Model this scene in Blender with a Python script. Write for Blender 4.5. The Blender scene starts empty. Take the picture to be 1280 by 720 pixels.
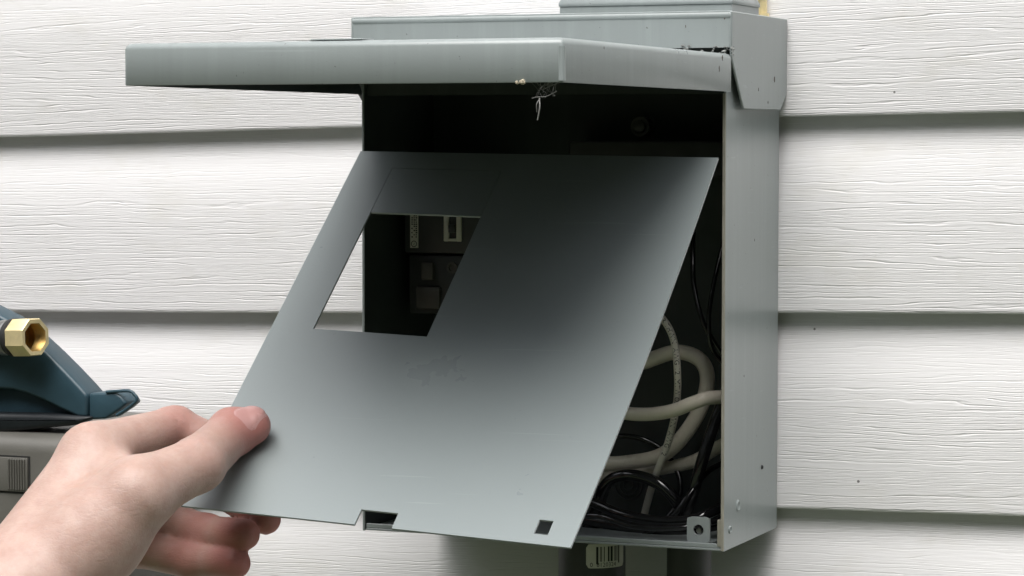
import bpy, bmesh, math, random
import numpy as np
from mathutils import Vector, Matrix

# ------------------------------------------------------------------ camera, sky, sun, exposure
S = bpy.context.scene
C = S.collection
random.seed(7)
CAM = Vector((0.67337, -1.53273, 0.22617))
RGT = Vector((0.92675949, 0.37565431, 0.00082515))
UPV = Vector((-0.02098138, 0.04956883, 0.99855031))
FWD = Vector((-0.37506882, 0.92543329, -0.05382013))
FPX = 3419.86
cam_data = bpy.data.cameras.new('camera')
cam = bpy.data.objects.new('camera', cam_data); C.objects.link(cam)
M = Matrix.Identity(4)
for i in range(3):
    M[i][0] = RGT[i]; M[i][1] = UPV[i]; M[i][2] = -FWD[i]; M[i][3] = CAM[i]
cam.matrix_world = M
cam_data.sensor_width = 36.0
cam_data.lens = FPX / 1280 * 36.0
cam_data.clip_start = 0.02
cam_data.clip_end = 500
S.camera = cam

SUN = Vector((0.03, -0.50, 1.0)).normalized()
w = bpy.data.worlds.new('World'); S.world = w; w.use_nodes = True
nt = w.node_tree
for n_ in list(nt.nodes): nt.nodes.remove(n_)
sky = nt.nodes.new('ShaderNodeTexSky'); sky.sky_type = 'NISHITA'; sky.sun_disc = False
sky.sun_elevation = math.asin(SUN.z); sky.sun_rotation = math.atan2(SUN.x, SUN.y)
sky.air_density = 1.0; sky.dust_density = 4.0; sky.ozone_density = 1.0
hs = nt.nodes.new('ShaderNodeHueSaturation'); hs.inputs['Saturation'].default_value = 0.22
bg = nt.nodes.new('ShaderNodeBackground'); bg.inputs['Strength'].default_value = 0.14
wo = nt.nodes.new('ShaderNodeOutputWorld')
nt.links.new(sky.outputs[0], hs.inputs['Color']); nt.links.new(hs.outputs[0], bg.inputs['Color'])
nt.links.new(bg.outputs[0], wo.inputs['Surface'])
sl = bpy.data.lights.new('sun', 'SUN'); sl.energy = 1.5; sl.angle = math.radians(50); sl.color = (1.0, 0.97, 0.93)
so = bpy.data.objects.new('sun', sl); C.objects.link(so)
so.rotation_euler = SUN.to_track_quat('Z', 'Y').to_euler(); so.location = SUN * 8
S.view_settings.view_transform = 'Standard'; S.view_settings.look = 'None'
S.view_settings.exposure = 0.88; S.view_settings.gamma = 1.0; S.view_settings.use_curve_mapping = False
S.render.engine = 'CYCLES'
S.render.resolution_x = 1024; S.render.resolution_y = 576

# ------------------------------------------------------------------ helpers
def at(px, py, y):                      # the point of the plane y=const seen at a photograph pixel
    d = FWD + RGT * ((px - 640) / FPX) + UPV * ((360 - py) / FPX)
    return CAM + d * ((y - CAM.y) / d.y)
def atd(px, py, dep):                   # the same at a distance in front of the camera
    return CAM + (FWD + RGT * ((px - 640) / FPX) + UPV * ((360 - py) / FPX)) * dep

def tag(o, label=None, cat=None, group=None, kind=None):
    if label: o['label'] = label
    if cat: o['category'] = cat
    if group: o['group'] = group
    if kind: o['kind'] = kind
    return o
def thing(name, label, cat, loc=(0, 0, 0), group=None):
    o = bpy.data.objects.new(name, None); C.objects.link(o); o.location = loc
    o.empty_display_size = 0.02
    return tag(o, label, cat, group)
def mk(name, bm, mat, parent=None, smooth=35):
    me = bpy.data.meshes.new(name)
    bmesh.ops.recalc_face_normals(bm, faces=bm.faces[:])
    bm.to_mesh(me); bm.free()
    if smooth:
        for p in me.polygons: p.use_smooth = True
        me.set_sharp_from_angle(angle=math.radians(smooth))
    me.materials.append(mat)
    o = bpy.data.objects.new(name, me); C.objects.link(o)
    if parent:
        o.parent = parent
        o.matrix_parent_inverse = Matrix.Translation(abs_loc(parent)).inverted()
    return o
def abs_loc(o):
    l = Vector(o.location)
    while o.parent:
        o = o.parent; l = l + Vector((0, 0, 0))
    return l if l.length else Vector((0, 0, 0))
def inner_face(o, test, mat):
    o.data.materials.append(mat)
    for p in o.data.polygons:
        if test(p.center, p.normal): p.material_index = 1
def BM(): return bmesh.new()
def box(bm, x0, x1, y0, y1, z0, z1, bevel=0, seg=2):
    vs = [bm.verts.new((x, y, z)) for x in (x0, x1) for y in (y0, y1) for z in (z0, z1)]
    F = [(0, 1, 3, 2), (4, 6, 7, 5), (0, 4, 5, 1), (2, 3, 7, 6), (0, 2, 6, 4), (1, 5, 7, 3)]
    fs = [bm.faces.new([vs[i] for i in f]) for f in F]
    if bevel:
        es = list({e for f in fs for e in f.edges})
        bmesh.ops.bevel(bm, geom=es, offset=bevel, segments=seg, profile=0.5, affect='EDGES')
    return fs
def prism(bm, pts, off):                # polygon of 3-D points, extruded by the vector off
    a = [bm.verts.new(p) for p in pts]; off = Vector(off)
    b = [bm.verts.new(Vector(p) + off) for p in pts]
    fs = [bm.faces.new(a), bm.faces.new(b[::-1])]
    n = len(a)
    for i in range(n): fs.append(bm.faces.new((a[i], b[i], b[(i + 1) % n], a[(i + 1) % n])))
    return fs
def bevel_all(bm, off, seg=2, ang=30):
    bmesh.ops.recalc_face_normals(bm, faces=bm.faces[:])
    es = [e for e in bm.edges if len(e.link_faces) == 2 and e.calc_face_angle(0) > math.radians(ang)]
    bmesh.ops.bevel(bm, geom=es, offset=off, segments=seg, profile=0.5, affect='EDGES')
def frame(t):
    t = t.normalized(); a = Vector((0, 0, 1)) if abs(t.z) < 0.9 else Vector((1, 0, 0))
    u = t.cross(a).normalized(); return u, t.cross(u).normalized()
def spline(pts, n=10):                  # Catmull-Rom through the points
    P = [Vector(p) for p in pts]; P = [P[0] * 2 - P[1]] + P + [P[-1] * 2 - P[-2]]
    out = []
    for i in range(1, len(P) - 2):
        for k in range(n):
            t = k / n; a, b, c, d = P[i - 1], P[i], P[i + 1], P[i + 2]
            out.append(0.5 * ((2 * b) + (c - a) * t + (2 * a - 5 * b + 4 * c - d) * t * t + (3 * b - a - 3 * c + d) * t ** 3))
    out.append(P[-2]); return out
def tube(bm, pts, r, seg=12, cap=True):
    rs = r if isinstance(r, (list, tuple)) else [r] * len(pts)
    rings = []; u = None
    for i, p in enumerate(pts):
        t = (pts[min(i + 1, len(pts) - 1)] - pts[max(i - 1, 0)]).normalized()
        if u is None: u, _ = frame(t)
        u = (u - t * u.dot(t)).normalized(); v = t.cross(u)
        rings.append([bm.verts.new(p + (u * math.cos(a) + v * math.sin(a)) * rs[i]) for a in [2 * math.pi * k / seg for k in range(seg)]])
    for a, b in zip(rings, rings[1:]):
        for k in range(seg): bm.faces.new((a[k], a[(k + 1) % seg], b[(k + 1) % seg], b[k]))
    if cap: bm.faces.new(rings[0][::-1]); bm.faces.new(rings[-1])
def lathe(bm, c, axis, prof, seg=32, ph=0.0, hexa=0):   # prof: list of (distance along axis, radius)
    c = Vector(c); axis = Vector(axis).normalized(); u, v = frame(axis); rings = []
    for s, r in prof:
        if r <= 1e-7: rings.append([bm.verts.new(c + axis * s)]); continue
        rings.append([bm.verts.new(c + axis * s + (u * math.cos(a + ph) + v * math.sin(a + ph)) * r) for a in [2 * math.pi * k / seg for k in range(seg)]])
    for a, b in zip(rings, rings[1:]):
        for k in range(seg):
            k2 = (k + 1) % seg
            if len(a) == 1 and len(b) == 1: continue
            if len(a) == 1: bm.faces.new((a[0], b[k2], b[k]))
            elif len(b) == 1: bm.faces.new((a[k], a[k2], b[0]))
            else: bm.faces.new((a[k], a[k2], b[k2], b[k]))
def glyphs(text, size):                 # flat lettering as vertices and faces, baseline at the origin
    cu = bpy.data.curves.new('t', 'FONT'); cu.body = text; cu.size = size; cu.resolution_u = 2
    o = bpy.data.objects.new('t', cu); C.objects.link(o)
    me = o.to_mesh(); vs = [v.co.copy() for v in me.vertices]; fs = [list(p.vertices) for p in me.polygons]
    o.to_mesh_clear(); bpy.data.objects.remove(o); bpy.data.curves.remove(cu)
    return vs, fs

# ------------------------------------------------------------------ materials
def newmat(name):
    m = bpy.data.materials.new(name); m.use_nodes = True
    N = m.node_tree; b = N.nodes['Principled BSDF']; return m, N, b
def nd(N, t, **kw):
    n = N.nodes.new(t)
    for k, v in kw.items():
        if k in n.inputs: n.inputs[k].default_value = v
        else: setattr(n, k, v)
    return n
def mathn(N, op, a, b=None, clamp=False):
    n = N.nodes.new('ShaderNodeMath'); n.operation = op; n.use_clamp = clamp
    for i, x in enumerate((a, b)):
        if x is None: continue
        if isinstance(x, (int, float)): n.inputs[i].default_value = x
        else: N.links.new(x, n.inputs[i])
    return n.outputs[0]
def ramp(N, fac, stops):
    r = N.nodes.new('ShaderNodeValToRGB'); N.links.new(fac, r.inputs[0])
    e = r.color_ramp.elements
    while len(e) < len(stops): e.new(0.5)
    for i, (p, c) in enumerate(stops):
        e[i].position = p; e[i].color = c if len(c) == 4 else (*c, 1)
    return r.outputs[0]
def mapped(N, scale, src='pos', rot=(0, 0, 0)):
    if src == 'pos': o = N.nodes.new('ShaderNodeNewGeometry').outputs['Position']
    else: o = N.nodes.new('ShaderNodeTexCoord').outputs['Object']
    m = nd(N, 'ShaderNodeMapping'); m.inputs['Scale'].default_value = scale; m.inputs['Rotation'].default_value = rot
    N.links.new(o, m.inputs['Vector']); return m.outputs[0]
def noise(N, vec, scale=1.0, detail=3.0, rough=0.5, dist=0.0):
    n = nd(N, 'ShaderNodeTexNoise', Scale=scale, Detail=detail, Roughness=rough, Distortion=dist)
    N.links.new(vec, n.inputs['Vector']); return n.outputs['Fac']
def mix(N, fac, a, b, mode='MIX'):
    n = N.nodes.new('ShaderNodeMix'); n.data_type = 'RGBA'; n.blend_type = mode
    if isinstance(fac, (int, float)): n.inputs[0].default_value = fac
    else: N.links.new(fac, n.inputs[0])
    for i, x in ((6, a), (7, b)):
        if isinstance(x, tuple): n.inputs[i].default_value = x if len(x) == 4 else (*x, 1)
        else: N.links.new(x, n.inputs[i])
    return n.outputs[2]
def bump(N, b, h, strength, dist):
    n = nd(N, 'ShaderNodeBump', Strength=strength, Distance=dist); N.links.new(h, n.inputs['Height'])
    N.links.new(n.outputs[0], b.inputs['Normal'])

def plain(name, col, rough=0.5, metal=0.0, var=0.12, scale=60, spec=0.5, grain=0.0):
    m, N, b = newmat(name)
    f = noise(N, mapped(N, (1, 1, 1)), scale, 4, 0.6)
    lo = tuple(c * (1 - var) for c in col); hi = tuple(min(1, c * (1 + var)) for c in col)
    N.links.new(ramp(N, f, [(0.3, lo), (0.7, hi)]), b.inputs['Base Color'])
    N.links.new(ramp(N, f, [(0.3, (rough * .85,) * 3), (0.7, (min(1, rough * 1.15),) * 3)]), b.inputs['Roughness'])
    b.inputs['Metallic'].default_value = metal; b.inputs['Specular IOR Level'].default_value = spec
    if grain: bump(N, b, noise(N, mapped(N, (1, 1, 1)), 900, 2, 0.5), grain, 0.0004)
    return m

def vinyl():
    m, N, b = newmat('white_vinyl_siding')
    geo = N.nodes.new('ShaderNodeNewGeometry').outputs['Position']
    rt = nd(N, 'ShaderNodeMapping'); rt.inputs['Rotation'].default_value = (0, 0.021, 0); N.links.new(geo, rt.inputs['Vector'])
    def sc(s):
        q = nd(N, 'ShaderNodeMapping'); q.inputs['Scale'].default_value = s; N.links.new(rt.outputs[0], q.inputs['Vector']); return q.outputs[0]
    obj = N.nodes.new('ShaderNodeTexCoord').outputs['Object']
    sx = N.nodes.new('ShaderNodeSeparateXYZ'); N.links.new(obj, sx.inputs[0])
    zone = ramp(N, mathn(N, 'ADD', mathn(N, 'MULTIPLY', sx.outputs['Z'], 1 / 0.115), mathn(N, 'MULTIPLY', noise(N, sc((9, 1, 60)), 1, 2), 0.10)), [(0.62, (1, 1, 1)), (0.80, (.32, .32, .32))])
    rz = N.nodes.new('ShaderNodeSeparateXYZ'); N.links.new(rt.outputs[0], rz.inputs[0])
    def ridges(period, warp, warp2, a, b_):      # meandering wrinkles that fade in and out
        ph = mathn(N, 'ADD', mathn(N, 'MULTIPLY', rz.outputs['Z'], 1 / period), mathn(N, 'ADD', mathn(N, 'MULTIPLY', noise(N, sc(a), 1, 2, 0.5), warp), mathn(N, 'MULTIPLY', noise(N, sc(b_), 1, 2, 0.5), warp2)))
        return mathn(N, 'MULTIPLY', mathn(N, 'PINGPONG', ph, 0.5), 2.0)
    tri = ridges(.0022, 7.0, 0.9, (4.0, 4.0, 85), (46, 46, 320))
    line = ramp(N, tri, [(0.0, (0, 0, 0)), (0.16, (.45, .45, .45)), (0.36, (.9, .9, .9)), (1.0, (.70, .70, .70))])
    amp = ramp(N, noise(N, sc((34, 34, 330)), 1, 3, 0.6), [(0.33, (.10, .10, .10)), (0.60, (1, 1, 1))])
    g1 = mathn(N, 'MULTIPLY', mathn(N, 'SUBTRACT', line, 0.8), amp)
    g2 = noise(N, sc((40, 40, 900)), 1, 3.0, 0.6, 0.4)
    h = mathn(N, 'ADD', mathn(N, 'MULTIPLY', g1, zone), mathn(N, 'MULTIPLY', g2, 0.34))
    bump(N, b, h, 0.52, 0.00075)
    dirt = noise(N, sc((14, 14, 30)), 1, 4, 0.6)
    col = ramp(N, dirt, [(0.25, (.67, .66, .64)), (0.45, (.725, .72, .725))])
    # fly specks: sparse round dots
    vo = nd(N, 'ShaderNodeTexVoronoi', Scale=38.0); N.links.new(sc((1, 1, 1)), vo.inputs['Vector'])
    dot = mathn(N, 'LESS_THAN', vo.outputs['Distance'], 0.034)
    sep = N.nodes.new('ShaderNodeSeparateColor'); N.links.new(vo.outputs['Color'], sep.inputs[0])
    keep = mathn(N, 'LESS_THAN', sep.outputs[0], 0.24)
    col = mix(N, mathn(N, 'MULTIPLY', mathn(N, 'MULTIPLY', dot, keep), 0.8), col, (.05, .045, .04))
    N.links.new(col, b.inputs['Base Color'])
    b.inputs['Roughness'].default_value = 0.42; b.inputs['Specular IOR Level'].default_value = 0.35
    return m

def enamel(name, col, rough=0.38, grime=0.25, blot=1.0):
    m, N, b = newmat(name)
    big = noise(N, mapped(N, (1, 1, 1)), 14, 5, 0.6)
    c = ramp(N, big, [(0.3, tuple(x * (1 - .10 * blot) for x in col)), (0.7, tuple(x * (1 + .07 * blot) for x in col))])
    streak = noise(N, mapped(N, (170, 170, 7)), 1, 3, 0.6)
    c = mix(N, mathn(N, 'MULTIPLY', ramp(N, streak, [(0.55, (0, 0, 0)), (0.75, (1, 1, 1))]), grime), c, tuple(x * 0.72 for x in col))
    pale = noise(N, mapped(N, (95, 95, 4)), 1, 5, 0.7)
    c = mix(N, mathn(N, 'MULTIPLY', ramp(N, pale, [(0.50, (0, 0, 0)), (0.72, (1, 1, 1))]), grime * 1.3), c, tuple(min(1, x * 1.45) for x in col))
    scr = noise(N, mapped(N, (9, 60, 520), rot=(0.3, 0.9, 0.2)), 1, 2, 0.5)
    c = mix(N, mathn(N, 'MULTIPLY', ramp(N, scr, [(0.70, (0, 0, 0)), (0.74, (1, 1, 1))]), .25), c, tuple(min(1, x * 1.5) for x in col))
    sp = noise(N, mapped(N, (1, 1, 1)), 420, 2, 0.5)
    c = mix(N, mathn(N, 'MULTIPLY', ramp(N, sp, [(0.735, (0, 0, 0)), (0.77, (1, 1, 1))]), min(.7, .12 + grime * 5)), c, (.07, .065, .055))
    N.links.new(c, b.inputs['Base Color'])
    N.links.new(ramp(N, big, [(0.3, (rough * (1 - .2 * blot),) * 3), (0.7, (rough * (1 + .25 * blot),) * 3)]), b.inputs['Roughness'])
    b.inputs['Specular IOR Level'].default_value = 0.5
    bump(N, b, noise(N, mapped(N, (1, 1, 1)), 700, 2, 0.5), 0.10, 0.0003)
    return m

def skin():
    m, N, b = newmat('skin')
    at_ = N.nodes.new('ShaderNodeAttribute'); at_.attribute_name = 'flush'
    mott = noise(N, mapped(N, (1, 1, 1)), 75, 5, 0.68)
    base = ramp(N, mott, [(0.3, (.41, .265, .220)), (0.7, (.50, .36, .31))])
    f = mathn(N, 'MULTIPLY', at_.outputs['Fac'], mathn(N, 'ADD', 0.65, mathn(N, 'MULTIPLY', mott, 0.6)), True)
    N.links.new(mix(N, f, base, (.47, .15, .135)), b.inputs['Base Color'])
    b.inputs['Roughness'].default_value = 0.48
    b.inputs['Subsurface Weight'].default_value = 0.25
    b.inputs['Subsurface Radius'].default_value = (1.0, 0.35, 0.2)
    b.inputs['Subsurface Scale'].default_value = 0.004
    v = nd(N, 'ShaderNodeTexVoronoi', Scale=900.0); N.links.new(mapped(N, (1, 1, 1)), v.inputs['Vector'])
    h = mathn(N, 'ADD', mathn(N, 'MULTIPLY', v.outputs['Distance'], 0.5), noise(N, mapped(N, (1, 1, 1)), 260, 3, 0.6))
    wrk = noise(N, mapped(N, (90, 300, 420), rot=(0.5, 0.4, 0.6)), 1, 3, 0.6, 0.8)
    h = mathn(N, 'ADD', h, mathn(N, 'MULTIPLY', ramp(N, wrk, [(0.34, (0, 0, 0)), (0.48, (1, 1, 1))]), 0.55))
    bump(N, b, h, 0.26, 0.0005)
    return m

VINYL = vinyl()
GREY = enamel('grey_enamel', (.285, .318, .318), 0.29, 0.16, 0.30)
GREYP = enamel('cover_enamel', (.272, .308, .312), 0.28, 0.0, 0.15)
GREYSHADE = enamel('painted_shade_enamel', (.052, .062, .060), 0.42)  # same grey paint, darkened so the colour carries the shade inside
EDGE = plain('worn_sheet_edge', (.42, .40, .34), .45, .3)
DARKP = plain('black_plastic', (.055, .057, .058), .40)
BLACKW = plain('black_wire_jacket', (.008, .008, .009), .10, spec=.7)
WHITEC = plain('white_cable_jacket', (.80, .74, .63), .30, var=.07)
WHITEW = plain('white_printed_wire', (.74, .71, .62), .35, var=.06)
PRINT = plain('black_print', (.012, .012, .012), .6)
LABEL = plain('paper_label', (.70, .68, .60), .6, var=.05)
PVC = plain('grey_conduit_pvc', (.055, .058, .058), .5)
STEEL = plain('dull_steel', (.35, .35, .34), .35, .9)
BRASS = plain('pale_brass', (.88, .74, .42), .40, .55, var=.10, scale=120)
BRASSD = plain('dark_brass_bore', (.55, .36, .12), .42, .8)
NAVY = plain('navy_plastic', (.026, .058, .078), .38, var=.2, scale=30, grain=.15)
TAUPE = plain('grey_brown_plastic', (.105, .102, .090), .5, var=.06, scale=40, grain=.25)
RUBBER = plain('black_rubber', (.02, .02, .02), .6)
WEB = plain('cobweb_silk', (.28, .28, .27), .8)
SKIN = skin()
NAIL = plain('fingernail', (.56, .31, .29), .25, var=.06)
GRASS = plain('lawn', (.050, .066, .032), .9, var=.4, scale=25)

# ------------------------------------------------------------------ ground and wall
bm = BM()
g = 24
vv = [[bm.verts.new((-30 + 60 * i / g, -50 + 51 * j / g, -1.05)) for j in range(g + 1)] for i in range(g + 1)]
for i in range(g):
    for j in range(g): bm.faces.new((vv[i][j], vv[i + 1][j], vv[i + 1][j + 1], vv[i][j + 1]))
tag(mk('ground', bm, GRASS), kind='structure')

bm = BM(); rnd = random.Random(12)
for i in range(17):                     # unseen trees added behind the photographer to block low sky light
    th = math.radians(-92 + i * 11.5 + rnd.uniform(-2, 2)); rd = rnd.uniform(9.0, 10.5)
    cx = .1 + rd * math.sin(th); cy = -rd * math.cos(th) - .6; h = rnd.uniform(6.0, 7.8)
    tube(bm, [Vector((cx, cy, -1.05)), Vector((cx + .1, cy, .8)), Vector((cx, cy + .1, h * .6))], [.16, .13, .05], 8)
    for k in range(620):
        a = rnd.uniform(0, 6.283); zz = rnd.random(); rr = (1.9 * math.sin(math.pi * min(1, .12 + zz * .86)) + .25) * math.sqrt(rnd.random())
        p = Vector((cx + rr * math.cos(a), cy + rr * math.sin(a), -.7 + zz * (h + .6)))
        q = Matrix.Rotation(rnd.uniform(0, 6.28), 3, 'Z') @ Matrix.Rotation(rnd.uniform(.2, 1.4), 3, 'X'); e = rnd.uniform(.22, .40)
        bm.faces.new([bm.verts.new(p + q @ Vector(v)) for v in ((-e, 0, 0), (-.2 * e, -.55 * e, .1 * e), (e, 0, 0), (.1 * e, .6 * e, -.08 * e))])
    for k in range(330):                # unseen bushes added at their feet to block the horizon light
        a = rnd.uniform(0, 6.283); rr = 1.7 * math.sqrt(rnd.random()); p = Vector((cx + rr * math.cos(a), cy + rr * math.sin(a), -1.0 + 2.9 * rnd.random()))
        q = Matrix.Rotation(rnd.uniform(0, 6.28), 3, 'Z') @ Matrix.Rotation(rnd.uniform(.5, 1.5), 3, 'X'); e = rnd.uniform(.20, .36)
        bm.faces.new([bm.verts.new(p + q @ Vector(v)) for v in ((-e, 0, 0), (-.2 * e, -.6 * e, .1 * e), (e, 0, 0), (.1 * e, .65 * e, -.08 * e))])
tag(mk('added_tree_belt', bm, plain('sky_block_foliage', (.045, .058, .026), .7, var=.4, scale=3), None, 0), 'unseen belt of green trees added to block low sky light', 'trees', kind='stuff')

EXP = 0.1143; TILT = 0.0210; Z0 = 0.1201
wall = thing('siding_wall', 'white vinyl clapboard house wall with embossed wood grain', 'wall')
PROF = [(.0096, .0016), (.0020, .0004), (.0008, .0002), (.0001, .0010), (0, .0024), (.0001, .030), (.0004, .056), (.0012, .068), (.0029, .080), (.0053, .091), (.0078, .1005), (.0090, .1050), (.0096, .1090), (.0100, .1160), (.0103, .1215)]
for k in range(-10, 14):
    rnd = random.Random(k * 3 + 1)
    ph = [rnd.uniform(0, 6.28) for _ in range(4)]
    bm = BM(); nx = 72; x0, x1 = -2.6, 3.4; rows = []
    for i in range(nx + 1):
        x = x0 + (x1 - x0) * i / nx
        dz = .0007 * math.sin(x * 3.1 + ph[0]) + .0004 * math.sin(x * 9 + ph[1]); dy = .0007 * math.sin(x * 4.3 + ph[2]) + .0003 * math.sin(x * 13 + ph[3])
        rows.append([bm.verts.new((x, y + dy * (1 if y < .006 else 0) + .0005, z + dz)) for y, z in PROF])
    for a, b_ in zip(rows, rows[1:]):
        for j in range(len(PROF) - 1): bm.faces.new((a[j], a[j + 1], b_[j + 1], b_[j]))
    o = mk('siding_course', bm, VINYL, wall, 60)
    o.location = (0, 0, Z0 + k * EXP); o.rotation_euler = (0, -TILT, 0)
bm = BM(); box(bm, -2.6, 3.4, .016, .14, -1.05, 1.6)
mk('sheathing', bm, plain('wall_sheathing', (.35, .30, .22), .9), wall, 0)

# ------------------------------------------------------------------ electrical box
W, D, T = .2196, .1021, .0015
ebox = thing('electrical_box', 'grey steel electrical box with its lid raised on white siding', 'electrical box', (W / 2, 0, 0))
bm = BM()
box(bm, W - T, W, -D, -.0005, 0, .285, .0004, 1)
inner_face(mk('side_wall', bm, GREY, ebox), lambda c, n: n.x < -.8, GREYSHADE)
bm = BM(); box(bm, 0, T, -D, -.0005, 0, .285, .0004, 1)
inner_face(mk('side_wall', bm, GREY, ebox), lambda c, n: n.x > .8, GREYSHADE)
bm = BM(); box(bm, T, W - T, -D + .001, -.003, 0.0002, T, .0003, 1)
box(bm, T + .0002, W - T - .0002, -D + .0012, -D + .0024, T, .0042, .0004, 1)
mk('floor_pan', bm, GREY, ebox)
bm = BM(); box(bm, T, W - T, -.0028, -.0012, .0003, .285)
mk('back_plate', bm, GREYSHADE, ebox)
# hood: folded cap over the top
c = .0045; HT = .2965
bm = BM()
sidep = [(-D - c, HT), (-D - c, .2712), (-.0840, .2436), (-.0130, .2436), (-.0004, .2530), (-.0004, HT)]
for xs in (W + c - .0014, -c):
    bm = BM(); prism(bm, [(xs, y, z) for y, z in sidep], (.0014, 0, 0)); bevel_all(bm, .0005, 1)
    mk('hood_cheek', bm, GREY, ebox)
bm = BM()
box(bm, -c + .0014, W + c - .0014, -D - c + .0004, -.0006, HT - .0016, HT)
box(bm, -c + .0014, W + c - .0014, -D - c + .0004, -D - c + .0018, .2768, HT - .0016)
bmesh.ops.remove_doubles(bm, verts=bm.verts[:], dist=.00001)
mk('hood_top', bm, GREY, ebox)
bm = BM()   # rolled front edge of the hood
tube(bm, [Vector((-c + .0006, -D - c + .0024, HT - .0022)), Vector((W + c - .0006, -D - c + .0024, HT - .0022))], .0026, 16)
mk('rolled_edge', bm, GREY, ebox)
# inner header behind the lid
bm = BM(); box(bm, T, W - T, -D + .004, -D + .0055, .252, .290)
mk('header_strip', bm, GREYSHADE, ebox)

# raised lid: a shallow tray held level
L0, L1, LZT, LZB = -.006, .2239, .2734, .2528
YF, YH = -D - .2594, -D - .0052
lidm = bmesh.new()
tk = .0013
def rim_section(bm, path_top):
    pass
# top sheet with rounded shoulders: cross-section lofted round three sides
def lid_mesh():
    bm = BM(); R_ = .0032; n = 4
    outer = []
    for k in range(n + 1):
        a = math.pi / 2 * k / n
        outer.append((R_ - R_ * math.sin(a), LZT - R_ + R_ * math.cos(a)))   # inset, z
    outer.append((0.0, LZB + .0004)); outer.append((.0003, LZB)); outer.append((tk, LZB)); outer.append((tk, LZT - R_)); outer.append((R_, LZT - tk))
    loops = []
    for ins, z in outer:
        cr = .0016
        pts = [(L1 - ins, YH), (L1 - ins, YF + ins + cr), (L1 - ins - cr * .3, YF + ins + cr * .3), (L1 - ins - cr, YF + ins),
               (L0 + ins + cr, YF + ins), (L0 + ins + cr * .3, YF + ins + cr * .3), (L0 + ins, YF + ins + cr), (L0 + ins, YH)]
        loops.append([bm.verts.new((x, y, z)) for x, y in pts])
    for a, b in zip(loops, loops[1:]):
        for k in range(7): bm.faces.new((a[k], a[k + 1], b[k + 1], b[k]))
    bm.faces.new(loops[0]); bm.faces.new(loops[-1][::-1])
    for side in (0, 7):
        bm.faces.new([l[side] for l in loops])
    return bm
lid = mk('lid', lid_mesh(), GREY, ebox, 40)
inner_face(lid, lambda c, n: L0 + .0012 < c.x < L1 - .0012 and c.y > YF + .0012 and c.z < LZT - .001 and c.z > LZB + .0005 and abs(n.y) < .95 or (n.z < -.5 and c.z > LZB + .003) or (n.y > .8 and c.y < YF + .01), GREYSHADE)
# spot-welded corner seam, hasp tab and hinge strip of the lid
bm = BM()
tube(bm, [Vector((L1 - .0012, YF + .0012, LZB + .0008)), Vector((L1 - .0010, YF + .0010, LZT - .004))], .0017, 10)
mk('corner_seam', bm, GREY, lid)
a_, b_ = at(385, 49, YF), at(450, 49, YF)
bm = BM(); box(bm, a_.x, b_.x, YF + .0022, YF + .016, LZT + .0002, LZT + .0009, .0003, 1)
mk('hasp_tab', bm, GREY, lid)
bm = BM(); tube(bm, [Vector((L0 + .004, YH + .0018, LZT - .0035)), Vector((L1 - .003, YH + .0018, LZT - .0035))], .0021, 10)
mk('hinge_barrel', bm, GREYSHADE, lid)
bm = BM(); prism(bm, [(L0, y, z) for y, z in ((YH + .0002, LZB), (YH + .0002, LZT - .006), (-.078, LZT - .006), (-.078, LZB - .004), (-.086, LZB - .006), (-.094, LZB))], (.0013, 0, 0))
mk('hinge_ear', bm, GREYSHADE, lid, 0)
# flaked rust and torn sealant at the hinge end
rnd = random.Random(4)
bm = BM()
for i in range(38):
    kx = rnd.random() ** 1.5
    p = at(917 - kx * 68, 63 - kx * 4 + rnd.uniform(-5, 6) * (1 - .5 * kx), -D - c - .0006)
    r = rnd.uniform(.00022, .0008)
    bmesh.ops.create_icosphere(bm, subdivisions=1, radius=r, matrix=Matrix.Translation(p) @ Matrix.Diagonal((rnd.uniform(.7, 1.7), 1, rnd.uniform(.5, 1), 1)))
tag(mk('rust_crumbs', bm, plain('rust_crumbs', (.24, .25, .24), .9, var=.6, scale=600), ebox, 0), kind='stuff')
# conduit hub plate on top of the hood
bm = BM()
hx0, hx1, hy0, hy1 = .118, .2205, -.094, -.042
base = [(hx0, hy0, HT + .0045), (hx1, hy0, HT + .0045), (hx1, hy1, HT + .0045), (hx0, hy1, HT + .0045)]
bl = [bm.verts.new(p) for p in base]; b2 = [bm.verts.new((x, y, z + .0022)) for x, y, z in base]
tl = [bm.verts.new((x + (.004 if x == hx0 else -.004), y + (.004 if y == hy0 else -.004), z + .0105)) for x, y, z in base]
bm.faces.new(bl[::-1]); bm.faces.new(tl)
for A, B in ((bl, b2), (b2, tl)):
    for k in range(4): bm.faces.new((A[k], A[(k + 1) % 4], B[(k + 1) % 4], B[k]))
bevel_all(bm, .0009, 2)
hub = mk('hub_plate', bm, GREY, ebox)
bm = BM(); box(bm, hx0 + .0008, hx1 - .0008, hy0 + .0008, hy1 - .0008, HT + .0002, HT + .0044)
mk('gasket', bm, GREY, hub, 0)
bm = BM(); lathe(bm, (.169, -.068, HT + .0151), (0, 0, 1), [(0, 0), (0, .021), (.016, .020), (.10, .020), (.10, 0)], 40)
mk('hub_boss', bm, GREY, hub)
bm = BM(); bb_ = at(953, 8, -.0040); lathe(bm, (bb_.x, -.0040, HT + .0004), (0, 0, 1), [(0, 0), (0, .0042), (.003, .0042), (.003, .0028), (.030, .0028), (.030, 0)], 6)
mk('brass_bolt', bm, BRASS, hub)
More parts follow.
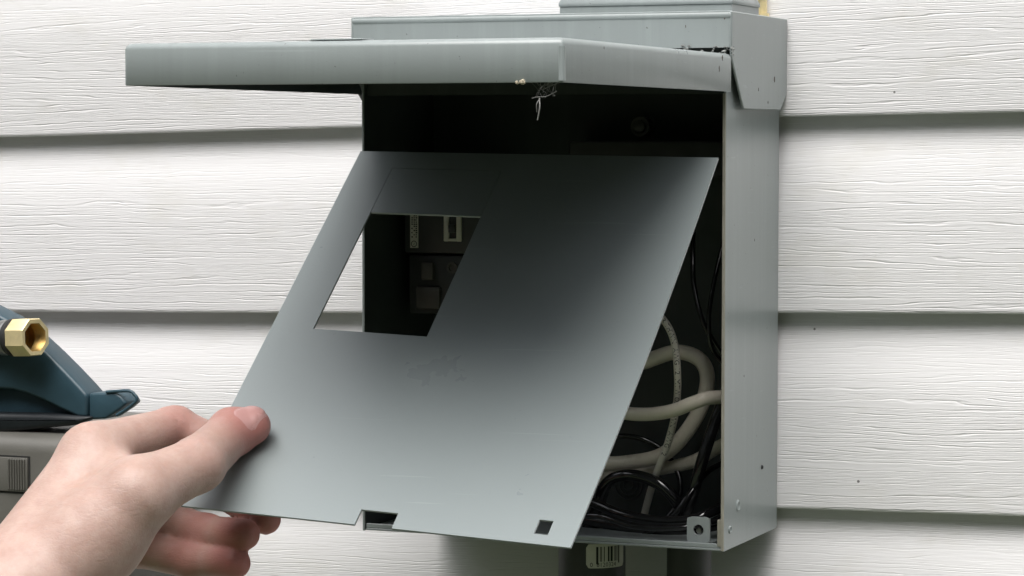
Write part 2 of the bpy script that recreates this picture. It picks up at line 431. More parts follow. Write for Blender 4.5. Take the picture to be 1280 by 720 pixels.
# tab with a screw hole at the lower right of the opening
bm = BM()
bx0, bx1, bz0, bz1 = .1962, .2096, .0042, .0178; by = -.0965; cx_, cz_ = .2029, .0106
ring, hole, outer2 = [], [], []
for k in range(24):
    a = 2 * math.pi * k / 24; ca, sa = math.cos(a), math.sin(a)
    s = min((bx1 - cx_) / abs(ca) if abs(ca) > 1e-6 else 9, (bz1 - cz_) / abs(sa) if abs(sa) > 1e-6 else 9)
    s = min(s, .0091)
    hole.append((cx_ + .0030 * ca, cz_ + .0030 * sa)); outer2.append((cx_ + s * ca, cz_ + s * sa))
V = [[bm.verts.new((x, y, z)) for x, z in l] for y in (by, by + .0016) for l in (hole, outer2)]
for k in range(24):
    k2 = (k + 1) % 24
    bm.faces.new((V[0][k], V[0][k2], V[1][k2], V[1][k])); bm.faces.new((V[2][k], V[3][k], V[3][k2], V[2][k2]))
    bm.faces.new((V[1][k], V[1][k2], V[3][k2], V[3][k])); bm.faces.new((V[0][k], V[2][k], V[2][k2], V[0][k2]))
box(bm, bx0 + .0003, bx1 - .0003, by + .0002, by + .018, .0019, .0034, .0004, 1)
mk('screw_tab', bm, GREY, ebox)
bm = BM(); lathe(bm, (cx_ - .0006, by + .0034, cz_ - .0008), (0, -1, 0), [(0, 0), (0, .0018), (.001, .0014), (.001, 0)], 16)
mk('clip_nut', bm, STEEL, ebox)
bm = BM(); box(bm, W - T - .0028, W - T - .0004, -D + .0008, -D + .012, .0026, .0175, .0003, 1)
mk('corner_flange', bm, EDGE, ebox)
bm = BM(); box(bm, W - T - .0002, W - .0001, -D - .0006, -D + .0001, .0005, .252)
mk('bare_edge', bm, EDGE, ebox, 0)
# punched dimples in the right-hand side
for (px, py, r) in ((922, 632, .0032), (912, 662, .0022), (952, 584, .0012)):
    d = FWD + RGT * ((px - 640) / FPX) + UPV * ((360 - py) / FPX); p = CAM + d * ((W - CAM.x) / d.x)
    bm = BM(); lathe(bm, (W - .0001, p.y, p.z), (1, 0, 0), [(.0002, 0), (.0002, r * .45), (.0009, r * .8), (.0004, r), (0, r * 1.1)], 20)
    mk('dimple', bm, GREY if r > .0015 else PRINT, ebox)

# chipped paint
def chip(px, py, axis, val, r, seed):
    d = FWD + RGT * ((px - 640) / FPX) + UPV * ((360 - py) / FPX); p = CAM + d * ((val - CAM[axis]) / d[axis]); rn = random.Random(seed); bm = BM(); vs = []
    for k in range(11):
        a = 2 * math.pi * k / 11; q = r * rn.uniform(.45, 1.2); v = Vector(p); o1 = 1 if axis == 0 else 0
        v[o1] += q * math.cos(a) * .55; v[2] += q * math.sin(a) * 1.3; vs.append(v)
    off = Vector((0, 0, 0)); off[axis] = .00012 if axis == 0 else -.00012
    prism(bm, [v - off for v in vs], off * 2.0); mk('paint_chip', bm, CHIP, ebox, 0)
CHIP = plain('rusty_chip', (.10, .085, .07), .85, var=.5, scale=900)
for i, (px, py, ax_i, val, r) in enumerate([(968, 99, 0, W + c, .0017), (948, 112, 0, W + c, .0009), (960, 128, 0, W + c, .0007), (857, 33, 1, -D - c + .0004, .0007), (906, 22, 1, -D - c + .0004, .0009), (899, 86, 0, L1, .0011), (903, 72, 0, L1, .0014), (755, 60, 0, L1, .0006), (943, 300, 0, W, .0006), (930, 470, 0, W, .0005)]):
    chip(px, py, ax_i, val, r, i)

# breakers inside
def rel(name, bmm, mat, parent, sm=35): return mk(name, bmm, mat, parent, sm)
yb = -.060
bm = BM(); box(bm, .008, .062, yb, -.0030, .1600, .2050, .001, 2)
br = mk('circuit_breaker', bm, DARKP, ebox)
bm = BM(); box(bm, .0118, .0170, yb - .0004, yb - .0001, .1629, .1990)
lb = mk('label', bm, LABEL, br, 0)
bm = BM()
rnd = random.Random(9)
for i in range(24):
    z = .1985 - i * .00125
    for x in (.0127, .0141, .0154):
        if rnd.random() < .8: box(bm, x, x + rnd.uniform(.0006, .0011), yb - .00055, yb - .00042, z - .0007, z)
for k in range(16):
    a0 = 2 * math.pi * k / 16; a1 = 2 * math.pi * (k + 1) / 16
    q = [(.0143 + r * math.cos(a), yb - .0005, .1653 + r * math.sin(a)) for r, a in ((.0015, a0), (.0015, a1), (.0019, a1), (.0019, a0))]
    bm.faces.new([bm.verts.new(p) for p in q])
bm.faces.new([bm.verts.new(p) for p in ((.0137, yb - .0005, .1654), (.0142, yb - .0005, .1646), (.0151, yb - .0005, .1663), (.0142, yb - .0005, .1651))])
mk('label_print', bm, PRINT, br, 0)
bm = BM()
wx0, wx1, wz0, wz1 = .0339, .0451, .1671, .1850
box(bm, wx0, wx0 + .0032, yb - .0022, yb - .0001, wz0, wz1, .0006, 2); box(bm, wx1 - .0032, wx1, yb - .0022, yb - .0001, wz0, wz1, .0006, 2)
box(bm, wx0 + .0030, wx1 - .0030, yb - .0021, yb - .0002, wz0 + .0001, wz0 + .0018, .0004, 1); box(bm, wx0 + .0030, wx1 - .0030, yb - .0021, yb - .0002, wz1 - .0018, wz1 - .0001, .0004, 1)
mk('switch_bezel', bm, LABEL, br)
bm = BM(); box(bm, wx0 + .0036, wx1 - .0036, yb - .0040, yb - .0001, .1722, .1770, .0008, 2)
mk('toggle', bm, DARKP, br)
bm = BM(); box(bm, .009, .062, yb + .004, -.0030, .1240, .1585, .001, 2)
br2 = mk('outlet_block', bm, DARKP, ebox)
MIDP = plain('brown_black_plastic', (.085, .080, .072), .42)
bm = BM(); box(bm, .0185, .0262, yb - .0005, yb + .0041, .1440, .1545, .0012, 2); mk('test_button', bm, MIDP, br2)
bm = BM(); box(bm, .0145, .0300, yb + .0010, yb + .0041, .1270, .1400, .0012, 2); mk('test_button', bm, MIDP, br2)
bm = BM(); lathe(bm, (.0372, yb + .0041, .1515), (0, -1, 0), [(0, 0), (0, .0034), (.0016, .0034), (.0016, .0020), (.0008, .0018), (.0008, 0)], 20); mk('screw_head', bm, MIDP, br2)
bm = BM(); lathe(bm, (.138, -.0120, .2344), (0, -1, 0), [(-.0092, 0), (-.0092, .0058), (0, .0058), (0, .0040), (.0025, .0038), (.0033, .0025), (.0033, 0)], 24); mk('terminal_screw', bm, plain('dark_steel', (.22, .22, .20), .35, .6), ebox)
bm = BM(); box(bm, .100, .196, -.030, -.0030, .205, .226, .001, 1); mk('bus_bar_block', bm, DARKP, ebox)
kp = at(786, 606, -.0032)
bm = BM()
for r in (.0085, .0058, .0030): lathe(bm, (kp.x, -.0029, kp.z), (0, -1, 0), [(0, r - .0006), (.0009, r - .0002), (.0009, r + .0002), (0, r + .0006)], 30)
mk('knockout', bm, GREYSHADE, ebox)

# ------------------------------------------------------------------ cables inside
def cable(name, label, cat, pts, r, mat, group=None, seg=14):
    path = spline(pts, 10); bm = BM(); tube(bm, path, r, seg)
    o = mk(name, bm, mat, None, 60); tag(o, label, cat, group); return o, path
def A(px, py, y): return at(px, py, y)
cable('white_cable', 'white cable crossing nearest the opening at mid height of the box', 'cable',
      [A(930, 496, -.040), A(890, 497, -.062), A(868, 503, -.068), A(838, 514, -.066), A(800, 518, -.058), A(750, 512, -.050), A(690, 505, -.04)], .0039, WHITEC)
cable('white_cable', 'white cable bent into a loop behind the printed wire', 'cable',
      [A(700, 470, -.026), A(760, 466, -.034), A(806, 452, -.036), A(846, 440, -.036), A(876, 451, -.036), A(884, 480, -.036), A(868, 525, -.038), A(832, 566, -.040), A(785, 578, -.042), A(730, 580, -.04)], .0044, WHITEC)
cable('white_cable', 'lowest white cable, running down left from the side wall', 'cable',
      [A(945, 535, -.022), A(903, 556, -.030), A(868, 576, -.032), A(830, 585, -.030), A(790, 592, -.026), A(740, 600, -.022)], .0038, WHITEC)
_, wp = cable('printed_wire', 'thin white wire with black printing hanging down between the cables', 'wire',
      [A(800, 380, -.05), A(826, 396, -.056), A(842, 425, -.060), A(847, 470, -.062), A(845, 510, -.0560), A(836, 550, -.056), A(822, 588, -.050), A(812, 618, -.040), A(800, 665, -.030)], .0021, WHITEW)
# the printing follows the wire
def on_wire(path, r, text, size, start):
    vs, fs = glyphs(text, size); Ls = [0]
    for a, b in zip(path, path[1:]): Ls.append(Ls[-1] + (b - a).length)
    bm = BM(); nv = []
    for v in vs:
        s = min(max(start + v.x, 0), Ls[-1] - 1e-5); i = max(j for j in range(len(Ls) - 1) if Ls[j] <= s)
        t = (path[i + 1] - path[i]).normalized(); p = path[i] + t * (s - Ls[i])
        view = (CAM - p).normalized(); view = (view - t * view.dot(t)).normalized(); sd = view.cross(t)
        an = (v.y - size * .35) / r
        nv.append(bm.verts.new(p + (view * math.cos(an) + sd * math.sin(an)) * (r + .00012)))
    for f in fs:
        try: bm.faces.new([nv[i] for i in f])
        except ValueError: pass
    return bm
pw = bpy.data.objects['printed_wire']
mk('wire_print', on_wire(wp, .0021, 'MTW OR THWN  AWG 12  MTW OR THWN  AWG 12', .0040, .006), PRINT, pw, 0)
BLK = 'glossy black wires in the box'
cable('black_wire', 'thin black wire curving against the side wall above the cables', 'wire', [A(868, 235, -.03), A(866, 320, -.05), A(868, 360, -.056), A(880, 405, -.060), A(905, 446, -.055), A(930, 475, -.045)], .0014, BLACKW, BLK, 10)
cable('black_wire', 'short black wire running beside the side wall near the opening', 'wire', [A(905, 300, -.05), A(893, 350, -.06), A(886, 400, -.062), A(892, 440, -.058), A(925, 470, -.04)], .0013, BLACKW, BLK, 10)
cable('black_wire', 'black cable slanting down in front of the lowest white cable', 'wire', [A(915, 470, -.045), A(893, 530, -.056), A(878, 575, -.060), A(868, 610, -.058), A(855, 650, -.05), A(850, 675, -.03)], .0034, BLACKW, BLK)
cable('black_wire', 'black cable arching over the round knockout at the bottom left', 'wire', [A(720, 690, -.045), A(745, 640, -.050), A(760, 603, -.052), A(790, 594, -.054), A(825, 606, -.054), A(848, 632, -.052), A(858, 668, -.045)], .0035, BLACKW, BLK)
cable('black_wire', 'shiny black cable lying lowest along the box floor', 'wire', [A(700, 612, -.060), A(745, 630, -.068), A(775, 642, -.074), A(820, 651, -.076), A(862, 650, -.074), A(888, 641, -.068), A(930, 620, -.04)], .0030, BLACKW, BLK)
cable('black_wire', 'black cable lying on the floor behind the lowest glossy one', 'wire', [A(690, 640, -.045), A(750, 652, -.052), A(800, 660, -.058), A(850, 664, -.056), A(900, 655, -.03)], .0036, BLACKW, BLK)

cable('black_wire', 'thin black wire looping low behind the printed wire', 'wire', [A(735, 560, -.03), A(780, 545, -.034), A(825, 560, -.030), A(850, 600, -.034), A(840, 640, -.040), A(800, 668, -.045), A(740, 660, -.05)], .0016, BLACKW, BLK, 10)
cable('black_wire', 'thin black wire rising from the floor beside the screw tab', 'wire', [A(800, 672, -.060), A(838, 648, -.066), A(862, 618, -.062), A(884, 590, -.050), A(920, 570, -.03)], .0017, BLACKW, BLK, 10)
cable('black_wire', 'thin black wire sagging along the floor under the thick ones', 'wire', [A(690, 650, -.070), A(745, 645, -.080), A(790, 657, -.084), A(835, 660, -.084), A(880, 655, -.076), A(930, 640, -.05)], .0018, BLACKW, BLK, 10)

# ------------------------------------------------------------------ conduits under the box
def conduit(label, x, y, r):
    t = thing('conduit', label, 'conduit', (x, y, -1.05), 'conduits under the box')
    bm = BM(); lathe(bm, (x, y, -1.05), (0, 0, 1), [(0, 0), (0, r), (1.046, r), (1.046, 0)], 40); pipe = mk('pipe', bm, PVC, t, 50)
    bm = BM(); lathe(bm, (x, y, -.0042), (0, 0, 1), [(0, r + .0002), (0, r + .0035), (.0038, r + .0035), (.0038, r + .0002)], 32); mk('locknut', bm, PVC, t, 50)
    return t
cl_ = conduit('wider grey conduit with a barcode sticker under the box', .1235, -.052, .0195)
conduit('narrower plain grey conduit under the right side of the box', .1822, -.05, .0128)
sr = .0195 + .00015; scx, scy = .1235, -.052
view_az = math.atan2(CAM.x - scx, -(CAM.y - scy))      # direction to the viewer, from -Y towards +X
def on_pipe(s, z, dr): 
    a = s / sr; return Vector((scx + math.sin(a) * (sr + dr), scy - math.cos(a) * (sr + dr), z))
S0 = .0036; S1 = .0300; ZT, ZB = -.0050, -.0190
bm = BM(); n = 20; m_ = 8; g_ = []
for i in range(n + 1):
    s = S0 + (S1 - S0) * i / n; row = []
    e = min(s - S0, S1 - s); cut = .0022; dz = cut - math.sqrt(max(0, cut * cut - max(0, cut - e) ** 2))
    for j in range(m_ + 1): row.append(bm.verts.new(on_pipe(s, ZT - dz + (ZB - ZT + 2 * dz) * j / m_, 0)))
    g_.append(row)
for i in range(n):
    for j in range(m_): bm.faces.new((g_[i][j], g_[i + 1][j], g_[i + 1][j + 1], g_[i][j + 1]))
stk = mk('barcode_sticker', bm, LABEL, cl_, 60)
bm = BM()
def bar(s0, s1, z0, z1):
    k = max(1, int((s1 - s0) / .0008)); 
    for i in range(k):
        a, b = s0 + (s1 - s0) * i / k, s0 + (s1 - s0) * (i + 1) / k
        bm.faces.new([bm.verts.new(on_pipe(s, z, .00012)) for s, z in ((a, z0), (b, z0), (b, z1), (a, z1))])
s = S0 + .0058
pat = [(12, 8), (4, 3), (4, 10), (5, 18), (10, 6), (14, 9), (4, 5), (6, 5), (4, 6), (9, 5)]
for i, (wd, gp) in enumerate(pat):
    bar(s, s + wd * .00011, -.0066, -.0166 if i in (0, 9) else -.0152); s += (wd + gp) * .00011
vs, fs = glyphs('0  8120324', .0036)
nv = [bm.verts.new(on_pipe(S0 + .0022 + v.x, -.0182 + v.y, .00012)) for v in vs]
for f in fs:
    try: bm.faces.new([nv[i] for i in f])
    except ValueError: pass
mk('barcode_print', bm, PRINT, cl_, 0)

# ------------------------------------------------------------------ cover panel held by the hand
PC = [Vector((.0001, -.1038, .2200)), Vector((.2188, -.1135, .2170)), Vector((.2057, -.3033, .0295)), Vector((-.0137, -.2933, .0375))]
PW, PH = .2192, .2663
PN = Vector((-.0132, -.6954, .7185)).normalized()
def panel_pt(u, v, off=0.0):
    a, b = u / PW, v / PH
    p = PC[0] * (1 - a) * (1 - b) + PC[1] * a * (1 - b) + PC[2] * a * b + PC[3] * (1 - a) * b
    return p + PN * (off - .0045 * 4 * b * (1 - b) * a * a)
def sheet(us, vs, holes, th):
    bm = BM(); nu, nvv = len(us) - 1, len(vs) - 1
    def solid(i, j):
        if i < 0 or j < 0 or i >= nu or j >= nvv: return False
        cu, cv = (us[i] + us[i + 1]) / 2, (vs[j] + vs[j + 1]) / 2
        return not any(h[0] < cu < h[1] and h[2] < cv < h[3] for h in holes)
    vt = {}
    def vtx(i, j, s):
        if (i, j, s) not in vt: vt[(i, j, s)] = bm.verts.new(panel_pt(us[i], vs[j], 0 if s else -th))
        return vt[(i, j, s)]
    for i in range(nu):
        for j in range(nvv):
            if not solid(i, j): continue
            q = [(i, j), (i + 1, j), (i + 1, j + 1), (i, j + 1)]
            bm.faces.new([vtx(*p, 1) for p in q]); bm.faces.new([vtx(*p, 0) for p in q][::-1])
            for (a, b), nb in ((((i, j), (i + 1, j)), (i, j - 1)), (((i + 1, j), (i + 1, j + 1)), (i + 1, j)), (((i + 1, j + 1), (i, j + 1)), (i, j + 1)), (((i, j + 1), (i, j)), (i - 1, j))):
                if not solid(*nb): bm.faces.new((vtx(*a, 1), vtx(*a, 0), vtx(*b, 0), vtx(*b, 1)))
    return bm
def lines(total, extra, n):
    l = sorted(set([round(total * i / n, 5) for i in range(n + 1)] + list(extra)))
    out = [l[0]]
    for x in l[1:]:
        if x - out[-1] > .0004 or x in extra: out.append(x)
    return out
holes = [(.0255, .0940, .0134, .1385), (.1013, .1222, .2565, .2700), (.1975, .2050, .2510, .2600)]
us = lines(PW, [h for H in holes for h in H[:2]], 24); vs_ = lines(PH, [h for H in holes for h in H[2:]if h < PH], 26)
cover = thing('cover_panel', 'flat grey sheet metal cover with a rectangular window, held tilted', 'cover panel', PC[3])
mk('sheet', sheet(us, vs_, holes, .0012), GREYP, cover, 30)
mk('knockout_plate', sheet(lines(.0685, [], 6) and [.0258 + .0679 * i / 6 for i in range(7)], [.0137 + .0353 * i / 5 for i in range(6)], [], .0012), GREYP, cover, 30)

# ------------------------------------------------------------------ cobweb under the lid
web = thing('cobweb', 'wispy cobweb hanging from the underside of the raised lid', 'cobweb', at(675, 102, YF + .006))
bm = BM(); rnd = random.Random(3); yw = YF + .004
def strand(p, q, r): tube(bm, spline([at(*p, yw), at((p[0] + q[0]) / 2 + rnd.uniform(-3, 3), (p[1] + q[1]) / 2 + rnd.uniform(-2, 3), yw + rnd.uniform(-.002, .003)), at(*q, yw)], 4), r, 5)
for i in range(22):
    x = rnd.choice((rnd.uniform(662, 672), rnd.uniform(684, 703), rnd.uniform(662, 703))); y = rnd.uniform(99, 103); strand((x, y), (rnd.gauss(679, 8), 103 + 20 * rnd.random() ** .8), rnd.uniform(.00004, .00009))
strand((665, 123), (682, 121), .00018); strand((682, 121), (696, 114), .00018); strand((674, 121), (672, 150), .00030); strand((675, 123), (671, 140), .00018)
mk('silk', bm, WEB, web)
bm = BM(); p = at(649, 101.5, YF + .0008)
for i in range(9): bmesh.ops.create_icosphere(bm, subdivisions=1, radius=rnd.uniform(.0006, .0015), matrix=Matrix.Translation(p + Vector((rnd.uniform(-.003, .003), rnd.uniform(-.0005, .001), rnd.uniform(-.001, .0006)))))
mk('debris', bm, plain('tan_debris', (.5, .44, .33), .9), web, 0)

# ------------------------------------------------------------------ grey plastic case and navy hose accessory at the left
yc = -.150
case = thing('plastic_case', 'grey brown plastic case with rounded corner and ridged latch', 'case', (-.30, -.07, -.05))
ptr = at(88, 548, yc); ztop = at(40, 543, yc).z
bm = BM(); box(bm, -.42, ptr.x + .001, yc, -.0005, ztop - .115, ztop, .011, 5)
mk('body', bm, TAUPE, case, 50)
lx1 = at(38, 600, yc).x; lz1 = at(30, 570, yc).z; lz0 = at(30, 617, yc).z
bm = BM()
for (a, b, c0, d0) in ((-.40, lx1, lz1 - .0008, lz1), (-.40, lx1, lz0, lz0 + .0008), (lx1 - .0009, lx1, lz0 + .0008, lz1 - .0008)):
    box(bm, a, b, yc - .0004, yc + .001, c0, d0)
mk('latch_gap', bm, RUBBER, case, 0)
bm = BM(); box(bm, -.40, lx1 - .0012, yc - .0014, yc + .001, lz0 + .0010, lz1 - .0010, .0006, 2)
lat = mk('latch', bm, TAUPE, case)
for i in range(7):
    x = at(13 + i * 3.2, 595, yc).x
    bm = BM(); box(bm, x - .00045, x + .00045, yc - .0026, yc - .0012, lz0 + .0022, lz1 - .0018, .0003, 1)
    mk('ridge', bm, TAUPE, lat)

yn = -.110
acc = thing('hose_accessory', 'navy blue moulded plastic hose accessory with pale brass fitting', 'hose accessory', (-.25, -.10, .05))
def plate(pxs, y0, y1, bev, mat, name, par, seg=3):
    bm = BM(); pts = [at(px, py, y0) for px, py in pxs]
    prism(bm, pts, (0, y1 - y0, 0)); bevel_all(bm, bev, seg, 40); return mk(name, bm, mat, par, 40)
outl = [(-120, 372), (-60, 366), (-20, 371), (5, 382), (30, 395), (58, 416), (82, 438), (104, 460), (122, 479), (132, 490), (131, 518), (120, 517), (98, 507), (76, 496), (56, 488), (38, 483), (18, 482), (0, 484), (-20, 490), (-60, 510), (-120, 520)]
shell = plate(outl, -.118, -.139, .0022, NAVY, 'shell', acc, 4)
back = plate([(-120, 470), (0, 470), (60, 478), (118, 500), (116, 523), (96, 529), (0, 539), (-120, 545)], -.110, -.1290, .002, NAVY, 'inner_wall', acc)
plate([(-120, 517), (0, 514), (70, 515), (128, 519), (110, 529), (0, 540), (-120, 547)], -.1300, -.1420, .003, plain('black_base_plastic', (.006, .009, .012), .5), 'base_flange', acc)
# spout: a small trough with a flared lip
bm = BM(); pts = [(131, 488), (164, 487), (171, 492), (178, 501), (170, 508), (152, 520), (131, 521)]
prism(bm, [at(px, py, -.119) for px, py in pts], (0, -.0185, 0)); bevel_all(bm, .0016, 3, 25)
sp = mk('spout', bm, NAVY, acc, 40)
bm = BM(); tube(bm, spline([at(133, 490, -.1375), at(160, 488.5, -.1375), at(168, 493, -.1375), at(171, 500, -.1375), at(160, 510, -.1375), at(146, 519, -.1375)], 5), .0010, 8)
mk('lip', bm, NAVY, sp, 60)
# brass fitting: swivel nut facing right
ax = (RGT * .80 - FWD * .60 + UPV * .02).normalized(); R6 = .0118
c0 = atd(44.5, 421.5, (at(44, 421, -.158) - CAM).dot(FWD))
bm = BM(); prof = [(-.0150, .0105), (-.0142, R6), (-.0012, R6), (0, R6 * .95), (-.0002, .0088)]
lathe(bm, c0, ax, prof, 8, math.radians(22))
nut = mk('brass_fitting', bm, BRASS, acc, 25)
bm = BM(); lathe(bm, c0, ax, [(-.0003, .0088)] + sum([[(-.0012 - .0016 * i, .0080), (-.0020 - .0016 * i, .0086)] for i in range(6)], []) + [(-.0135, .0075), (-.0135, 0)], 32)
mk('threaded_bore', bm, BRASSD, nut, 60)
bm = BM(); lathe(bm, c0, ax, [(-.0150, .0088), (-.0165, .0112), (-.0190, .0112), (-.0200, .0090)], 32); mk('washer', bm, RUBBER, nut, 50)
bm = BM(); lathe(bm, c0, ax, [(-.0201, .0085), (-.0215, .0105), (-.027, .0105), (-.028, .0085), (-.046, .0085), (-.046, 0)], 32); mk('connector', bm, STEEL, nut, 50)

# ------------------------------------------------------------------ the hand (left hand, reaching in from the lower left)
d0 = 1.415
def H(px, py, mm): return np.array(atd(px, py, d0 + mm / 1000.0))
def onp(px, py, off):                  # on the cover sheet, off metres in front of it
    d = FWD + RGT * ((px - 640) / FPX) + UPV * ((360 - py) / FPX); t = (PC[3] - CAM).dot(PN) / d.dot(PN)
    return np.array(CAM + d * t + PN * off)
wr = H(22, 752, -55); el = H(-390, 1140, -235)
fingers = {
 'thumb': [(H(100, 690, -50), .0225), (H(170, 617, -50), .0170), (H(246, 581, -24), .0138), (onp(300, 559, .0122), .0120), (onp(323, 549, .0106), .0102)],
 'index': [(H(116, 566, -8), .0150), (H(218, 534, 32), .0108), (onp(282, 545, -.0115), .0095), (onp(330, 570, -.0105), .0082)],
 'middle': [(H(112, 590, 18), .0150), (H(205, 572, 66), .0112), (H(275, 610, 62), .0100), (H(332, 649, 40), .0084)],
 'ring': [(H(100, 630, 30), .0145), (H(182, 640, 74), .0110), (H(258, 667, 52), .0098), (H(305, 668, 30), .0086)],
 'pinky': [(H(88, 672, 34), .0135), (H(168, 684, 64), .0106), (H(240, 701, 46), .0094), (H(294, 704, 30), .0084)],
}
palm = [(wr, .0285, H(112, 575, -6), .0165), (wr, .027, H(112, 592, 16), .0165), (wr, .026, H(100, 630, 28), .016), (wr, .025, H(88, 672, 32), .0155),
        (wr, .026, H(95, 650, -40), .0215), (H(95, 650, -40), .0215), ]
vox = .0016
allp = [p for f in fingers.values() for p, r in f] + [wr]
lo = np.min(allp, 0) - .045; hi = np.max(allp, 0) + .03
lo[0] = min(lo[0], wr[0] - .10); lo[1] = min(lo[1], wr[1] - .06); lo[2] = min(lo[2], wr[2] - .07)
dims = np.ceil((hi - lo) / vox).astype(int) + 1
G = np.stack(np.meshgrid(*[lo[i] + vox * np.arange(dims[i]) for i in range(3)], indexing='ij'), -1).astype(np.float32)
def rcone(P, a, ra, b, rb):
    ba = (b - a).astype(np.float32); L2 = float(ba @ ba); t = np.clip(((P - a.astype(np.float32)) @ ba) / L2, 0, 1)
    return np.linalg.norm(P - (a.astype(np.float32) + t[..., None] * ba), axis=-1) - (ra + (rb - ra) * t)
def smin(a, b, k):
    h = np.clip(.5 + .5 * (b - a) / k, 0, 1); return b + (a - b) * h - k * h * (1 - h)
def hand_sdf(P):
    d = rcone(P, el, .042, wr, .0285)
    d = smin(d, rcone(P, wr, .0285, H(112, 575, -6), .0165), .010)
    for q, r, r0 in ((H(112, 592, 16), .0165, .027), (H(100, 630, 28), .016, .026), (H(88, 672, 32), .0155, .025), (H(122, 668, -46), .0220, .027)):
        d = smin(d, rcone(P, wr, r0, q, r), .010)
    d = smin(d, rcone(P, H(122, 668, -46), .0235, H(176, 620, -48), .0165), .012)           # thenar mass
    d = smin(d, rcone(P, H(168, 612, -40), .0120, H(122, 578, -4), .0140), .014)           # web of the thumb
    out = None
    for name, ch in fingers.items():
        f = None
        for (a, ra), (b, rb) in zip(ch, ch[1:]):
            s = rcone(P, a, ra, b, rb); f = s if f is None else smin(f, s, .004)
        for (a, ra) in ch[1:-1]:                                                            # knuckles a little thicker
            f = smin(f, np.linalg.norm(P - a.astype(np.float32), axis=-1) - ra * 1.03, .003)
        j = 2 if name == 'thumb' else 1                                                     # creases over the joint
        a, b = ch[j - 1][0], ch[j + 1][0]; ax_ = (b - a) / np.linalg.norm(b - a)
        sx_ = (P - ch[j][0].astype(np.float32)) @ ax_.astype(np.float32)
        for o_ in (-.0042, -.0012, .0022):
            f = f + (.0008 * np.exp(-((sx_ - o_) / .0008) ** 2)).astype(np.float32)
        g_ = smin(f, d, .0065)
        out = g_ if out is None else np.minimum(out, g_)
    return out
SD = np.empty(dims, np.float32)
for i in range(0, dims[0], 16): SD[i:i + 16] = hand_sdf(G[i:i + 16])
def surface_nets(F, lo, h):
    ins = F < 0; nx, ny, nz = F.shape
    cnt = np.zeros((nx - 1, ny - 1, nz - 1), np.int8); acc_p = np.zeros(cnt.shape + (3,), np.float32); acc_n = np.zeros(cnt.shape, np.float32)
    cs = [(a, b, c) for a in (0, 1) for b in (0, 1) for c in (0, 1)]
    def sl(o): return F[o[0]:nx - 1 + o[0], o[1]:ny - 1 + o[1], o[2]:nz - 1 + o[2]]
    for c in cs: cnt += (sl(c) < 0)
    act = (cnt > 0) & (cnt < 8); idx = np.argwhere(act)
    vals = {c: sl(c)[act] for c in cs}
    P = np.zeros((len(idx), 3)); Nn = np.zeros(len(idx))
    for a in cs:
        for b in cs:
            if sum(b) - sum(a) == 1 and all(y >= x for x, y in zip(a, b)):
                va, vb = vals[a], vals[b]; m = (va < 0) != (vb < 0)
                t = np.where(m, va / np.where(m, va - vb, 1), 0)
                q = np.array(a) + t[:, None] * (np.array(b) - np.array(a)); P += q * m[:, None]; Nn += m
    P = lo + (idx + P / Nn[:, None]) * h
    vid = -np.ones(cnt.shape, np.int64); vid[act] = np.arange(len(idx))
    quads = []
    for ax_ in range(3):
        u_, v_ = (ax_ + 1) % 3, (ax_ + 2) % 3
        A0 = [slice(1, -1)] * 3; A0[ax_] = slice(0, -1); A1 = list(A0); A1[ax_] = slice(1, None)
        s0, s1 = ins[tuple(A0)], ins[tuple(A1)]; ch = np.argwhere(s0 != s1); sg = s0[s0 != s1]
        off = np.ones(3, int); off[ax_] = 0; ch = ch + off
        def vd(du, dv):
            q = ch.copy(); q[:, u_] -= du; q[:, v_] -= dv; return vid[q[:, 0], q[:, 1], q[:, 2]]
        qd = np.stack([vd(1, 1), vd(0, 1), vd(0, 0), vd(1, 0)], 1); qd[~sg] = qd[~sg][:, ::-1]; quads.append(qd)
    q = np.concatenate(quads); return P, q[(q >= 0).all(1)]
HP, HQ = surface_nets(SD, lo, vox)
# relax the grid a little
for it in range(3):
    s = np.zeros_like(HP); n_ = np.zeros(len(HP))
    for k in range(4):
        np.add.at(s, HQ[:, k], HP[HQ[:, (k + 1) % 4]]); np.add.at(s, HQ[:, k], HP[HQ[:, (k + 3) % 4]]); np.add.at(n_, HQ[:, k], 2)
    HP = HP * .5 + .5 * s / np.maximum(n_, 1)[:, None]
person = thing('person', 'bare left hand and wrist gripping the lower corner of the cover panel', 'person', tuple(el))
me = bpy.data.meshes.new('hand'); me.from_pydata(HP.tolist(), [], HQ.tolist())
fl = np.zeros(len(HP))
for name, ch in fingers.items():
    tip = ch[-1][0]; dd = np.linalg.norm(HP - tip, axis=1); fl = np.maximum(fl, np.exp(-(dd / (.022 if name == 'thumb' else .017)) ** 2) * (.95 if name == 'thumb' else 1.0))
    if name not in ('thumb',):
        for p, r in ch[1:]: fl = np.maximum(fl, .80 * np.exp(-(np.linalg.norm(HP - p, axis=1) / .016) ** 2) * (1.0 if name != 'index' else .75))
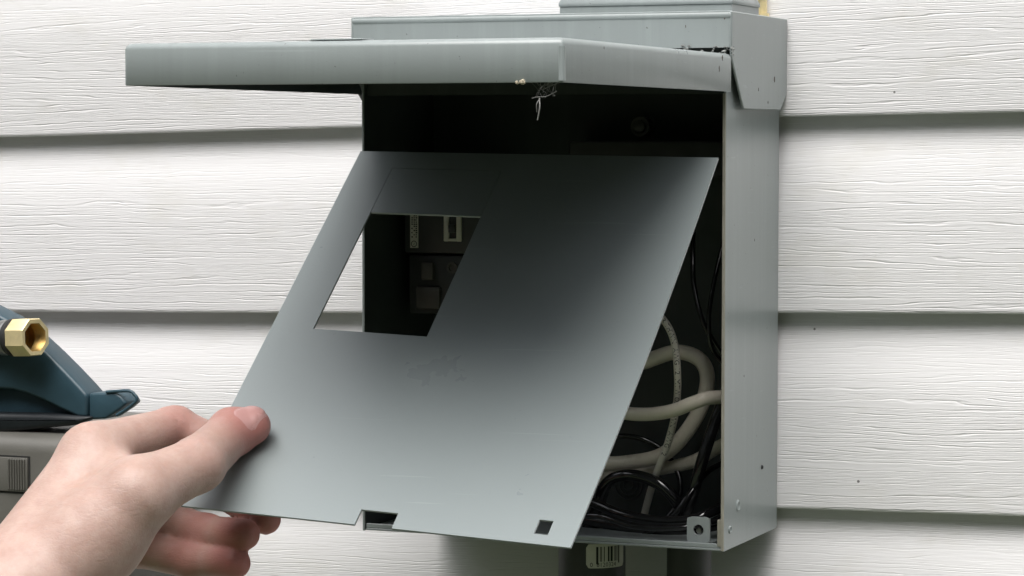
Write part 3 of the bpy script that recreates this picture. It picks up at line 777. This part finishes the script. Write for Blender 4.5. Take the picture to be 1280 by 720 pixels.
fl = np.maximum(fl, .30 * np.exp(-(np.linalg.norm(HP - fingers['thumb'][2][0], axis=1) / .014) ** 2))
at_ = me.attributes.new('flush', 'FLOAT', 'POINT'); at_.data.foreach_set('value', fl.astype(np.float32))
for p in me.polygons: p.use_smooth = True
me.materials.append(SKIN)
ho = bpy.data.objects.new('hand', me); C.objects.link(ho); ho.parent = person; ho.matrix_parent_inverse = Matrix.Translation(Vector(el)).inverted()
# thumbnail
tA, tB = Vector(fingers['thumb'][3][0]), Vector(fingers['thumb'][4][0])
tt = (tB - Vector(fingers['thumb'][2][0])).normalized(); nm = PN * .35 - FWD * .55 + UPV * .45; nm = (nm - tt * nm.dot(tt)).normalized(); bb = tt.cross(nm)
bm = BM(); pts = []; nu_, nv_ = 17, 15
for i in range(nu_):
    l = i / (nu_ - 1)
    for j in range(nv_):
        a = -1 + 2 * j / (nv_ - 1)
        half = .0071 * (1 - .10 * l) * math.sqrt(max(.02, 1 - max(0, (.30 - l) / .30) ** 2 * .75 - max(0, (l - .80) / .20) ** 2 * .55))
        pts.append(tB + tt * (-.0105 + l * .0165) + bb * a * half)
pts = np.array([list(p) for p in pts]); nmv = np.array(nm); lo_t = np.zeros(len(pts)); hi_t = np.full(len(pts), .022)
for it in range(22):                    # drop the plate on to the skin
    mid = (lo_t + hi_t) / 2; sd = hand_sdf((pts + mid[:, None] * nmv).astype(np.float32)); lo_t = np.where(sd < 0, mid, lo_t); hi_t = np.where(sd < 0, hi_t, mid)
edge = np.array([[min(1, 4.5 * min(1 - abs(-1 + 2 * j / (nv_ - 1)), (i / (nu_ - 1)) * 1.2)) for j in range(nv_)] for i in range(nu_)]).ravel()
pts = pts + (hi_t - .0002 + .00075 * edge)[:, None] * nmv
rows = [[bm.verts.new(pts[i * nv_ + j]) for j in range(nv_)] for i in range(nu_)]
for a, b in zip(rows, rows[1:]):
    for j in range(nv_ - 1): bm.faces.new((a[j], a[j + 1], b[j + 1], b[j]))
mk('thumbnail', bm, NAIL, person, 80)
